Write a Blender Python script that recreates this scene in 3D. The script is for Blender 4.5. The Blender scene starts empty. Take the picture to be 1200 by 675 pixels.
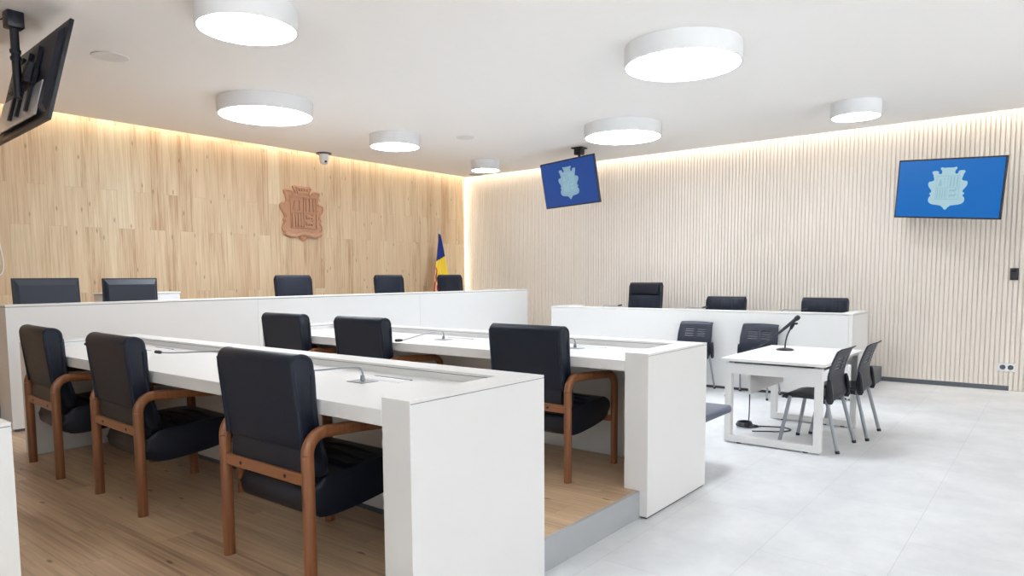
import bpy, bmesh, math, random
from mathutils import Vector, Matrix
random.seed(4)
PI = math.pi
COL = bpy.context.scene.collection

# ------------------------------------------------------------------ materials
def s2l(c):
    return tuple(((v/255)/12.92 if v/255 <= .04045 else ((v/255+.055)/1.055)**2.4) for v in c) + (1,)

def new_mat(name):
    m = bpy.data.materials.new(name); m.use_nodes = True
    nt = m.node_tree
    return m, nt, nt.nodes['Principled BSDF']

def simple(name, rgb, rough=.5, metal=0, var=.04, scale=8, bump=0, bscale=200, spec=.5):
    m, nt, b = new_mat(name)
    N, L = nt.nodes, nt.links
    tc = N.new('ShaderNodeTexCoord')
    nz = N.new('ShaderNodeTexNoise'); nz.inputs['Scale'].default_value = scale; nz.inputs['Detail'].default_value = 4
    L.new(tc.outputs['Object'], nz.inputs['Vector'])
    mx = N.new('ShaderNodeMix'); mx.data_type = 'RGBA'
    c = s2l(rgb)
    mx.inputs['A'].default_value = tuple(v*(1-var) for v in c[:3]) + (1,)
    mx.inputs['B'].default_value = tuple(min(1, v*(1+var)) for v in c[:3]) + (1,)
    L.new(nz.outputs['Fac'], mx.inputs['Factor'])
    L.new(mx.outputs['Result'], b.inputs['Base Color'])
    b.inputs['Roughness'].default_value = rough; b.inputs['Metallic'].default_value = metal
    b.inputs['Specular IOR Level'].default_value = spec
    if bump:
        n2 = N.new('ShaderNodeTexNoise'); n2.inputs['Scale'].default_value = bscale; n2.inputs['Detail'].default_value = 3
        L.new(tc.outputs['Object'], n2.inputs['Vector'])
        bp = N.new('ShaderNodeBump'); bp.inputs['Strength'].default_value = bump; bp.inputs['Distance'].default_value = .002
        L.new(n2.outputs['Fac'], bp.inputs['Height']); L.new(bp.outputs['Normal'], b.inputs['Normal'])
    return m

def emis(name, rgb, strength):
    m, nt, b = new_mat(name)
    b.inputs['Base Color'].default_value = s2l(tuple(v*.12 for v in rgb))
    b.inputs['Emission Color'].default_value = s2l(rgb)
    b.inputs['Emission Strength'].default_value = strength
    b.inputs['Roughness'].default_value = .25; b.inputs['Specular IOR Level'].default_value = .25
    return m

def planks(name, axes, light, mid, dark, plank_w, plank_l, rough=.4, knots=.8, vary=1.0, tint=None):
    """axes: (length axis, width axis) as indexes of object coordinates"""
    m, nt, b = new_mat(name)
    N, L = nt.nodes, nt.links
    tc = N.new('ShaderNodeTexCoord'); sp = N.new('ShaderNodeSeparateXYZ'); L.new(tc.outputs['Object'], sp.inputs[0])
    cb = N.new('ShaderNodeCombineXYZ')
    L.new(sp.outputs[axes[0]], cb.inputs[0]); L.new(sp.outputs[axes[1]], cb.inputs[1])
    br = N.new('ShaderNodeTexBrick'); br.offset = .37; br.offset_frequency = 2
    br.inputs['Color1'].default_value = (0, 0, 0, 1); br.inputs['Color2'].default_value = (1, 1, 1, 1); br.inputs['Mortar'].default_value = (0, 0, 0, 1)
    br.inputs['Scale'].default_value = 1; br.inputs['Mortar Size'].default_value = .0012; br.inputs['Mortar Smooth'].default_value = .3
    br.inputs['Brick Width'].default_value = plank_l; br.inputs['Row Height'].default_value = plank_w
    L.new(cb.outputs[0], br.inputs['Vector'])
    # per plank offset for the grain
    ofs = N.new('ShaderNodeVectorMath'); ofs.operation = 'MULTIPLY'; ofs.inputs[1].default_value = (17.3, 9.1, 5.7)
    L.new(br.outputs['Color'], ofs.inputs[0])
    add = N.new('ShaderNodeVectorMath'); add.operation = 'ADD'
    L.new(cb.outputs[0], add.inputs[0]); L.new(ofs.outputs[0], add.inputs[1])
    mp = N.new('ShaderNodeMapping'); mp.inputs['Scale'].default_value = (.9, 34, 1); L.new(add.outputs[0], mp.inputs['Vector'])
    g = N.new('ShaderNodeTexNoise'); g.inputs['Scale'].default_value = 1.6; g.inputs['Detail'].default_value = 7; g.inputs['Roughness'].default_value = .62; g.inputs['Distortion'].default_value = .5
    L.new(mp.outputs[0], g.inputs['Vector'])
    mp2 = N.new('ShaderNodeMapping'); mp2.inputs['Scale'].default_value = (.7, 5.0, 1); L.new(add.outputs[0], mp2.inputs['Vector'])
    g2 = N.new('ShaderNodeTexNoise'); g2.inputs['Scale'].default_value = 1.3; g2.inputs['Detail'].default_value = 3
    L.new(mp2.outputs[0], g2.inputs['Vector'])
    # combine: 0.45*grain + .35*broad + .2*plank
    a1 = N.new('ShaderNodeMath'); a1.operation = 'MULTIPLY'; a1.inputs[1].default_value = .62; L.new(g.outputs['Fac'], a1.inputs[0])
    a2 = N.new('ShaderNodeMath'); a2.operation = 'MULTIPLY_ADD'; a2.inputs[1].default_value = .34; L.new(g2.outputs['Fac'], a2.inputs[0]); L.new(a1.outputs[0], a2.inputs[2])
    sb = N.new('ShaderNodeSeparateColor'); L.new(br.outputs['Color'], sb.inputs[0])
    a3 = N.new('ShaderNodeMath'); a3.operation = 'MULTIPLY_ADD'; a3.inputs[1].default_value = .16*vary; L.new(sb.outputs[0], a3.inputs[0]); L.new(a2.outputs[0], a3.inputs[2])
    cr = N.new('ShaderNodeValToRGB'); e = cr.color_ramp.elements
    e[0].position = .38; e[0].color = s2l(dark); e[1].position = .70; e[1].color = s2l(light)
    x = cr.color_ramp.elements.new(.53); x.color = s2l(mid)
    L.new(a3.outputs[0], cr.inputs[0])
    if tint:
        wn = N.new('ShaderNodeMath'); wn.operation = 'MULTIPLY'; wn.inputs[1].default_value = 7.3; L.new(sb.outputs[0], wn.inputs[0])
        fr = N.new('ShaderNodeMath'); fr.operation = 'FRACT'; L.new(wn.outputs[0], fr.inputs[0])
        f2 = N.new('ShaderNodeMath'); f2.operation = 'MULTIPLY'; f2.inputs[1].default_value = .42; L.new(fr.outputs[0], f2.inputs[0])
        tm = N.new('ShaderNodeMix'); tm.data_type = 'RGBA'; tm.blend_type = 'MIX'; L.new(f2.outputs[0], tm.inputs['Factor'])
        L.new(cr.outputs[0], tm.inputs['A']); tm.inputs['B'].default_value = s2l(tint)
        cr = tm
    # knots
    mk = N.new('ShaderNodeMapping'); mk.inputs['Scale'].default_value = (1.7, 5.2, 1); L.new(add.outputs[0], mk.inputs['Vector'])
    vo = N.new('ShaderNodeTexVoronoi'); vo.voronoi_dimensions = '2D'; vo.inputs['Scale'].default_value = 1; L.new(mk.outputs[0], vo.inputs['Vector'])
    kr = N.new('ShaderNodeValToRGB'); ke = kr.color_ramp.elements
    ke[0].position = .02; ke[0].color = (knots, knots, knots, 1); ke[1].position = .065; ke[1].color = (0, 0, 0, 1)
    L.new(vo.outputs['Distance'], kr.inputs[0])
    vs = N.new('ShaderNodeSeparateColor'); L.new(vo.outputs['Color'], vs.inputs[0])
    gt = N.new('ShaderNodeMath'); gt.operation = 'GREATER_THAN'; gt.inputs[1].default_value = .45; L.new(vs.outputs[0], gt.inputs[0])
    km = N.new('ShaderNodeMath'); km.operation = 'MULTIPLY'; L.new(kr.outputs[0], km.inputs[0]); L.new(gt.outputs[0], km.inputs[1])
    mx = N.new('ShaderNodeMix'); mx.data_type = 'RGBA'; L.new(km.outputs[0], mx.inputs['Factor']); L.new(cr.outputs['Result' if tint else 0], mx.inputs['A'])
    mx.inputs['B'].default_value = s2l(tuple(v*.5 for v in dark))
    mj = N.new('ShaderNodeMix'); mj.data_type = 'RGBA'
    jf = N.new('ShaderNodeMath'); jf.operation = 'MULTIPLY'; jf.inputs[1].default_value = .22; L.new(br.outputs['Fac'], jf.inputs[0])
    L.new(jf.outputs[0], mj.inputs['Factor']); L.new(mx.outputs['Result'], mj.inputs['A'])
    mj.inputs['B'].default_value = s2l(tuple(v*.55 for v in dark))
    L.new(mj.outputs['Result'], b.inputs['Base Color'])
    b.inputs['Roughness'].default_value = rough
    bp = N.new('ShaderNodeBump'); bp.inputs['Strength'].default_value = .12; bp.inputs['Distance'].default_value = .002
    L.new(g.outputs['Fac'], bp.inputs['Height']); L.new(bp.outputs['Normal'], b.inputs['Normal'])
    return m

def tile_floor():
    m, nt, b = new_mat('grey_tiles')
    N, L = nt.nodes, nt.links
    tc = N.new('ShaderNodeTexCoord')
    br = N.new('ShaderNodeTexBrick'); br.offset = .5
    for k, v in (('Color1', (0, 0, 0, 1)), ('Color2', (1, 1, 1, 1)), ('Mortar', (0, 0, 0, 1))): br.inputs[k].default_value = v
    br.inputs['Scale'].default_value = 1; br.inputs['Mortar Size'].default_value = .0016; br.inputs['Brick Width'].default_value = 1.2; br.inputs['Row Height'].default_value = .6
    L.new(tc.outputs['Object'], br.inputs['Vector'])
    n1 = N.new('ShaderNodeTexNoise'); n1.inputs['Scale'].default_value = 2.2; n1.inputs['Detail'].default_value = 8; n1.inputs['Roughness'].default_value = .65
    L.new(tc.outputs['Object'], n1.inputs['Vector'])
    sb = N.new('ShaderNodeSeparateColor'); L.new(br.outputs['Color'], sb.inputs[0])
    a = N.new('ShaderNodeMath'); a.operation = 'MULTIPLY_ADD'; a.inputs[1].default_value = .08; L.new(sb.outputs[0], a.inputs[0]); L.new(n1.outputs['Fac'], a.inputs[2])
    cr = N.new('ShaderNodeValToRGB'); e = cr.color_ramp.elements
    e[0].position = .34; e[0].color = s2l((205, 206, 208)); e[1].position = .72; e[1].color = s2l((226, 227, 228))
    L.new(a.outputs[0], cr.inputs[0])
    mx = N.new('ShaderNodeMix'); mx.data_type = 'RGBA'
    jf = N.new('ShaderNodeMath'); jf.operation = 'MULTIPLY'; jf.inputs[1].default_value = .35; L.new(br.outputs['Fac'], jf.inputs[0])
    L.new(jf.outputs[0], mx.inputs['Factor']); L.new(cr.outputs[0], mx.inputs['A']); mx.inputs['B'].default_value = s2l((150, 150, 150))
    L.new(mx.outputs['Result'], b.inputs['Base Color'])
    b.inputs['Roughness'].default_value = .42
    return m

M = dict(
    white=simple('white_laminate', (224, 223, 221), .42, var=.01),
    joint=simple('dark_joint', (70, 70, 72), .6),
    plinth=simple('grey_plinth', (96, 100, 108), .45, metal=.3),
    paint=simple('ceiling_paint', (243, 240, 236), .9, var=.008),
    plain=simple('wall_paint', (232, 230, 226), .9, var=.01),
    cream=simple('cream_slats', (232, 223, 212), .6, var=.03, scale=3),
    creamback=simple('cream_backing', (226, 215, 202), .8, var=.03),
    leather=simple('navy_black_leather', (22, 30, 45), .45, var=.15, bump=.25, bscale=90, spec=.32),
    leather2=simple('dark_leather_cushion', (14, 21, 34), .40, var=.15, bump=.3, bscale=60, spec=.4),
    frame=planks('chair_beech', (2, 0), (158, 106, 70), (138, 88, 56), (114, 70, 44), .5, 3, rough=.3, knots=0),
    plastic=simple('dark_plastic', (27, 34, 50), .45, var=.05),
    black=simple('black_plastic', (18, 22, 32), .4),
    blackgloss=simple('black_gloss', (12, 14, 20), .2),
    steel=simple('brushed_steel', (190, 194, 200), .32, metal=.6),
    silver=simple('silver_paint', (150, 154, 160), .4, metal=.3),
    chrome=simple('chrome', (210, 212, 215), .18, metal=1),
    lampbody=simple('lamp_white', (222, 222, 222), .5, var=.005),
    lamp=emis('lamp_glow', (238, 246, 255), 22),
    riser=simple('grey_riser', (166, 169, 172), .5, var=.03),
    crest=simple('carved_wood', (188, 142, 110), .55, var=.12, scale=20, bump=.2, bscale=60),
    whiteplastic=simple('white_plastic', (228, 228, 228), .4),
    grille=simple('speaker_grille', (226, 223, 219), .85, bump=.3, bscale=400),
    greyseat=simple('grey_leather', (84, 92, 110), .35, bump=.2),
    screen_r=emis('screen_blue_bright', (18, 116, 206), .60),
    screen_m=emis('screen_blue_deep', (38, 82, 162), .56),
    emblem_r=emis('emblem_pale', (180, 218, 230), .62),
    emblem_m=emis('emblem_pale_soft', (150, 186, 206), .58),
    emblem_line=emis('emblem_lines', (158, 200, 214), .62),
    slot=simple('desk_slot', (72, 78, 90), .4),
    floorwood=planks('platform_oak', (1, 0), (214, 184, 148), (192, 160, 128), (156, 124, 98), .19, 1.3, rough=.36, knots=.75),
    wallwood=planks('wall_oak', (2, 0), (226, 209, 178), (208, 186, 152), (176, 136, 104), .195, 1.28, rough=.5, knots=.55, vary=.8, tint=(206, 172, 138)),
    tile=tile_floor(),
)

# ------------------------------------------------------------------ mesh helpers
def box(bm, x0, x1, y0, y1, z0, z1, bev=0, seg=2):
    vs = [bm.verts.new((x, y, z)) for x in (x0, x1) for y in (y0, y1) for z in (z0, z1)]
    fs = [(0, 1, 3, 2), (4, 6, 7, 5), (0, 4, 5, 1), (2, 3, 7, 6), (0, 2, 6, 4), (1, 5, 7, 3)]
    faces = [bm.faces.new([vs[i] for i in f]) for f in fs]
    if bev:
        es = list({e for f in faces for e in f.edges})
        bmesh.ops.bevel(bm, geom=es, offset=bev, segments=seg, affect='EDGES', profile=.5)

def frames(pts, closed=False):
    T = []
    n = len(pts)
    for i in range(n):
        a = pts[(i-1) % n] if (closed or i > 0) else pts[0]
        c = pts[(i+1) % n] if (closed or i < n-1) else pts[-1]
        T.append((c-a).normalized())
    return T

def tube(bm, pts, ra, rb=None, seg=10, up=(0, 1, 0), cap=True, power=1.0, closed=False):
    """sweep an ellipse (ra across 'up', rb along 'up')"""
    pts = [Vector(p) for p in pts]; rb = rb or ra
    T = frames(pts, closed); rings = []
    up = Vector(up)
    for i, (p, t) in enumerate(zip(pts, T)):
        u = up - t*up.dot(t)
        if u.length < 1e-4: u = Vector((1, 0, 0)) - t*t.x
        u.normalize(); v = t.cross(u).normalized()
        r_a = ra[i] if isinstance(ra, (list, tuple)) else ra
        r_b = rb[i] if isinstance(rb, (list, tuple)) else rb
        ring = []
        for k in range(seg):
            a = 2*PI*(k+.5)/seg; c, s = math.cos(a), math.sin(a)
            c = math.copysign(abs(c)**power, c); s = math.copysign(abs(s)**power, s)
            ring.append(bm.verts.new(p + v*c*r_a + u*s*r_b))
        rings.append(ring)
    m = len(rings)
    for i in range(m if closed else m-1):
        A, B = rings[i], rings[(i+1) % m]
        for k in range(seg):
            bm.faces.new((A[k], A[(k+1) % seg], B[(k+1) % seg], B[k]))
    if cap and not closed:
        bm.faces.new(rings[0]); bm.faces.new(rings[-1][::-1])

def lathe(bm, prof, seg=24, c=(0, 0, 0)):
    rings = []
    for r, z in prof:
        if r < 1e-6: rings.append([bm.verts.new((c[0], c[1], c[2]+z))])
        else: rings.append([bm.verts.new((c[0]+r*math.cos(2*PI*k/seg), c[1]+r*math.sin(2*PI*k/seg), c[2]+z)) for k in range(seg)])
    for A, B in zip(rings, rings[1:]):
        for k in range(seg):
            k2 = (k+1) % seg
            a = [A[0]] if len(A) == 1 else [A[k], A[k2]]
            b = [B[0]] if len(B) == 1 else [B[k2], B[k]]
            f = a + b
            if len(f) > 2: bm.faces.new(f)

def prism(bm, poly, mp, d0, d1, bev=0, seg=2):
    """poly: 2D points; mp(u, v, d) -> 3D; extruded from d0 to d1; rim edges of both ends bevelled"""
    a = [bm.verts.new(mp(u, v, d0)) for u, v in poly]; b = [bm.verts.new(mp(u, v, d1)) for u, v in poly]
    fa = bm.faces.new(a[::-1]); fb = bm.faces.new(b)
    n = len(poly)
    for i in range(n): bm.faces.new((a[i], a[(i+1) % n], b[(i+1) % n], b[i]))
    if bev:
        bmesh.ops.bevel(bm, geom=list(fa.edges)+list(fb.edges), offset=bev, segments=seg, affect='EDGES', profile=.5)

def arc(cx, cz, r, a0, a1, n):
    return [(cx+r*math.cos(a0+(a1-a0)*i/n), cz+r*math.sin(a0+(a1-a0)*i/n)) for i in range(n+1)]

def smooth_poly(p, it=2):
    for _ in range(it):
        q = []
        n = len(p)
        for i in range(n):
            a, b = p[i], p[(i+1) % n]
            q += [(a[0]*.75+b[0]*.25, a[1]*.75+b[1]*.25), (a[0]*.25+b[0]*.75, a[1]*.25+b[1]*.75)]
        p = q
    return p

def curve_pts(p, n=8):
    """Catmull-Rom through 3D points"""
    p = [Vector(q) for q in p]; out = []
    e = [p[0]*2-p[1]] + p + [p[-1]*2-p[-2]]
    for i in range(1, len(e)-2):
        for k in range(n):
            t = k/n; a, b, c, d = e[i-1:i+3]
            out.append(.5*((2*b)+(c-a)*t+(2*a-5*b+4*c-d)*t*t+(3*b-a-3*c+d)*t**3))
    out.append(p[-1]); return out

def obj(name, bm, m, parent=None, smooth=True, ang=35):
    me = bpy.data.meshes.new(name)
    bmesh.ops.recalc_face_normals(bm, faces=bm.faces)
    bm.to_mesh(me); bm.free()
    for k in (m if isinstance(m, (list, tuple)) else [m]): me.materials.append(k)
    if smooth:
        for p in me.polygons: p.use_smooth = True
        me.set_sharp_from_angle(angle=math.radians(ang))
    o = bpy.data.objects.new(name, me); COL.objects.link(o)
    if parent: o.parent = parent
    return o

def B(): return bmesh.new()

def tag(o, label, cat, group=None):
    o['label'] = label; o['category'] = cat
    if group: o['group'] = group
    return o

def thing(name, label, cat, loc=(0, 0, 0), rz=0, group=None):
    o = bpy.data.objects.new(name, None); COL.objects.link(o); o.empty_display_size = .1
    o.location = loc; o.rotation_euler = (0, 0, rz)
    return tag(o, label, cat, group)

def struct(name, bm, m, smooth=False, label=None):
    o = obj(name, bm, m, None, smooth); o['kind'] = 'structure'
    if label: o['label'] = label
    return o

def kids(o): return [c for c in bpy.data.objects if c.parent == o]

def dup(root, loc, rz=0, label=None):
    def rec(o, parent):
        c = o.copy(); COL.objects.link(c)
        if parent: c.parent = parent
        for k in kids(o): rec(k, c)
        return c
    r = rec(root, None); r.location = loc; r.rotation_euler = (0, 0, rz)
    if label: r['label'] = label
    return r

# ------------------------------------------------------------------ room
ZP = .164; H = 3.38; XS = 10.46; YW = 9.41; XL = -4.5; YB = -9.0
ZD = .364   # judges' dais
bm = B(); box(bm, XL, XS+.2, YB, YW+.2, -.1, 0); struct('floor', bm, M['tile'])

# ceiling with a lip short of the wood wall and of the slatted wall
bm = B(); box(bm, XL, XS-.16, YB, YW-.16, H, H+.09); struct('ceiling', bm, M['paint'])
bm = B(); box(bm, XL-.2, XS+.3, YB-.2, YW+.3, 3.72, 3.8); struct('ceiling_slab', bm, M['paint'])

bm = B(); box(bm, XL, 10.39, YW, YW+.05, 0, 3.72); struct('wall_wood', bm, M['wallwood'])
bm = B(); box(bm, XL-.2, XS+.3, YW+.12, YW+.2, 0, 3.72); struct('wall_far', bm, M['cream'])

# slatted wall: one continuous ribbed panel
bm = B()
box(bm, XS+.014, XS+.1, YB, YW+.12, 0, 3.72)
P_, W_ = .051, .035
n = int((YW+.1-YB)/P_)
for i in range(n):
    y = YB + i*P_
    zb = .06 if (y > .47) else .004
    box(bm, XS, XS+.014, y, y+W_, zb, 3.72)
for f in bm.faces: f.material_index = 0
o = struct('wall_right', bm, [M['cream'], M['creamback']])
for p in o.data.polygons:
    c = p.center
    if abs(p.normal.x) > .5 and abs(c.x-(XS+.014)) < .002 and p.area > 1: p.material_index = 1
bm = B(); box(bm, XS+.002, XS+.012, .47, 9.4, 0, .058); struct('baseboard_right', bm, M['plinth'])

# unseen wall behind the viewer; its windows are invented, added to let in light
bm = B()
wins = [(-3.2, .6), (1.4, 5.2), (6.0, 9.8)]
zs0, zs1 = .9, 2.9
def pierced(name, lo, hi, ws, mp):
    bm = B(); xs = [lo] + [v for w in ws for v in w] + [hi]
    def bb(a, b_, z0, z1):
        p, q = mp(a, 0), mp(b_, .2)
        box(bm, min(p[0], q[0]), max(p[0], q[0]), min(p[1], q[1]), max(p[1], q[1]), z0, z1)
    for i in range(0, len(xs), 2): bb(xs[i], xs[i+1], 0, 3.72)
    for w in ws: bb(w[0], w[1], 0, zs0); bb(w[0], w[1], zs1, 3.72)
    struct(name, bm, M['plain'])
pierced('wall_back', XL-.2, XS+.3, wins, lambda u, d: (u, YB-d))
wleft = [(-7.5, -3.7), (-2.8, 1.0)]  # invented windows, added to brighten the left of the room
pierced('wall_left', YB-.2, YW+.2, wleft, lambda u, d: (XL-d, u))
gm, gnt, gb = new_mat('added_window_glass')
tr = gnt.nodes.new('ShaderNodeBsdfTransparent'); gl = gnt.nodes.new('ShaderNodeBsdfGlossy'); gl.inputs['Roughness'].default_value = .02
ms = gnt.nodes.new('ShaderNodeMixShader'); ms.inputs[0].default_value = .06
gnt.links.new(tr.outputs[0], ms.inputs[1]); gnt.links.new(gl.outputs[0], ms.inputs[2])
gnt.links.new(ms.outputs[0], gnt.nodes['Material Output'].inputs['Surface'])
def added_window(k, a, b_, mp):  # frame and pane of an opening made up for the lighting
    def bb(bm, u0, u1, d0, d1, z0, z1):
        p, q = mp(u0, d0), mp(u1, d1)
        box(bm, min(p[0], q[0]), max(p[0], q[0]), min(p[1], q[1]), max(p[1], q[1]), z0, z1)
    bm = B()
    for x in (a, (a+b_)/2-.03, b_-.06): bb(bm, x, x+.06, .06, .12, zs0, zs1)
    for z in (zs0, zs1-.06): bb(bm, a, b_, .06, .12, z, z+.06)
    w = struct('added_window_%d' % k, bm, M['whiteplastic'])
    bm = B(); bb(bm, a+.03, b_-.03, .085, .095, zs0+.03, zs1-.03); obj('pane', bm, gm, w, False)
for i, (a, b_) in enumerate(wins): added_window(i+1, a, b_, lambda u, d: (u, YB-d))
for i, (a, b_) in enumerate(wleft): added_window(i+4, a, b_, lambda u, d: (XL-d, u))

# raised wooden platform under the two long desks, with a grey riser
bm = B(); box(bm, XL, 4.30, 1.95, 7.2, .0, ZP); 
for f in bm.faces: f.material_index = 0 if f.normal.z > .5 else 1
o = struct('platform_floor', bm, [M['floorwood'], M['riser']])
for p in o.data.polygons: p.material_index = 0 if p.normal.z > .5 else 1
bm = B(); box(bm, XL, 4.301, 1.93, 1.95, 0, ZP-.001); struct('platform_riser', bm, M['riser'])
# dais behind the long bench and the low dais behind the side bench
bm = B(); box(bm, XL, 9.1, 7.2, YW, 0, ZD)
o = struct('dais_floor', bm, [M['floorwood'], M['riser']])
for p in o.data.polygons: p.material_index = 0 if p.normal.z > .5 else 1
bm = B(); box(bm, 9.2, XS+.01, 1.88, 6.3, 0, .2)
struct('side_dais_floor', bm, M['plinth'])

# ------------------------------------------------------------------ long desks with raised rim
XW = .85; RIM = .155; ZR = .992; ZT = .944; ZTB = .88
def desk(name, x0, y0, y1, label, zbase=ZP, floor_end=True):
    """opening (sitting) side at x0, closed rim side at x0+XW; end panels at y0 and y1"""
    x1 = x0+XW
    t = thing(name, label, 'desk', (x0, y0, 0))
    def bx(nm, a, b, c, d, e, f, m='white', bev=.0015):
        bm = B(); box(bm, a-x0, b-x0, c-y0, d-y0, e, f, bev, 1); return obj(nm, bm, M[m], t, False)
    z0 = .004
    cap = .012
    # near end panel stands on the tile floor in front of the riser, notched behind it
    bm = B()
    prof = [(0, z0), (.068, z0), (.068, z0), (RIM, z0), (RIM, ZR-cap-.003), (0, ZR-cap-.003)]
    if floor_end:
        box(bm, 0, XW, 0, .052, .012, ZR-cap-.003)
        box(bm, 0, XW, .052, RIM, zbase+.002, ZR-cap-.003)
    else:
        box(bm, 0, XW, 0, RIM, zbase+.002, ZR-cap-.003)
    obj('end_panel', bm, M['white'], t, False)
    bx('end_panel', x0, x1, y1-RIM, y1, zbase+.002, ZR-cap-.003)
    bx('back_panel', x1-RIM, x1, y0+RIM, y1-RIM, (0 if x0 > 3 else zbase)+.03, ZR-cap-.003)
    bx('plinth', x1-RIM+.004, x1-.01, y0+RIM, y1-RIM, zbase+.001, zbase+.05, 'plinth', 0)
    if floor_end: bx('plinth', x0+.01, x1-.01, y0+.008, y0+.05, 0, .014, 'joint', 0)
    # dark joint and cap of the rim
    bm = B()
    g = .003
    for a, b_, c, d in ((g, XW-g, g, RIM-g), (g, XW-g, y1-y0-RIM+g, y1-y0-g), (XW-RIM+g, XW-g, RIM-g, y1-y0-RIM+g)):
        box(bm, a, b_, c, d, ZR-cap-.003, ZR-cap)
    obj('shadow_joint', bm, M['joint'], t, False)
    bm = B()
    for a, b_, c, d in ((0, XW, 0, RIM), (0, XW, y1-y0-RIM, y1-y0), (XW-RIM, XW, RIM, y1-y0-RIM)):
        box(bm, a, b_, c, d, ZR-cap, ZR)
    for c, d in ((0, RIM), (y1-y0-RIM, y1-y0)): box(bm, 0, .004, c, d, ZR-cap-.0035, ZR-cap)
    obj('rim_cap', bm, M['white'], t, False)
    bx('desktop', x0-.004, x1-RIM, y0+RIM, y1-RIM, ZTB, ZT)
    return t

d1 = desk('long_desk', 1.758, 1.874, 6.02, 'long white desk nearest the camera, with three leather armchairs at it')
d2 = desk('long_desk', 3.661, 1.880, 5.88, 'long white desk behind the front one, in the middle of the room')
d3 = desk('long_desk', -.115, 2.645, 4.6, 'grey white desk corner cut off at the lower left edge', floor_end=False)

def flap(desk_, x, y, w=.27, k=0):
    """cable flap let into a desktop"""
    bm = B(); box(bm, -.04, .04, -w/2, w/2, 0, .0025, .001, 1)
    o = obj('cable_flap', bm, M['whiteplastic'], desk_, False)
    o.location = (x-desk_.location.x, y-desk_.location.y, ZT)
    bm = B(); box(bm, .042, .056, -w/2, w/2, 0, .003)
    o2 = obj('flap_slot', bm, M['slot'], desk_, False); o2.location = o.location

# ------------------------------------------------------------------ gooseneck microphones
def goose(label, loc, head, group=None):
    """loc: foot on the table; head: offset of the capsule"""
    t = thing('gooseneck_microphone', label, 'microphone', loc, 0, group)
    bm = B(); box(bm, -.05, .05, -.06, .06, 0, .003, .001, 1); lathe(bm, [(0, .003), (.012, .006), (.010, .03), (0, .03)], 12); obj('base', bm, M['silver'], t)
    h = Vector(head); d = Vector((h.x, h.y, 0)).normalized()
    pts = curve_pts([(0, 0, .015), (0, 0, .045), Vector((0, 0, .070))+d*.03, Vector((h.x*.4, h.y*.4, max(.062, h.z*.9))), h*.86+Vector((0, 0, .006)), h], 6)
    bm = B(); tube(bm, pts, .0045, seg=8, up=(.3, .5, 1)); obj('neck', bm, M['silver'], t)
    u = (h-pts[-4]).normalized()
    bm = B(); tube(bm, [h-u*.03, h-u*.01, h+u*.03, h+u*.036], [.008, .011, .011, .006], seg=12, up=(.3, .5, 1)); obj('capsule', bm, M['black'], t)
    return t
G = (-.45, .04, .028)
goose('thin grey gooseneck microphone on front desk, bent left from beside right armchair', (2.187, 2.659, ZT), (-.36, .34, .05))
goose('gooseneck microphone on front desk with its head beside the middle armchair', (2.28, 3.62, ZT), (-.17, .98, .03))
goose('gooseneck microphone on front desk with its head between first two armchairs', (2.215, 5.10, ZT), (-.15, .50, .03))
goose('gooseneck microphone on second desk, in the open gap between its armchairs', (4.05, 3.905, ZT), (-.455, .03, .028))
goose('gooseneck microphone on second desk, close to the end by the step', (4.089, 2.669, ZT), (-.40, .33, .03))
flap(d1, 2.30, 2.62); flap(d1, 2.34, 5.12); flap(d1, 2.32, 3.9)
flap(d2, 4.15, 3.86); flap(d2, 4.16, 2.62); flap(d2, 4.15, 5.0)

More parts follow.
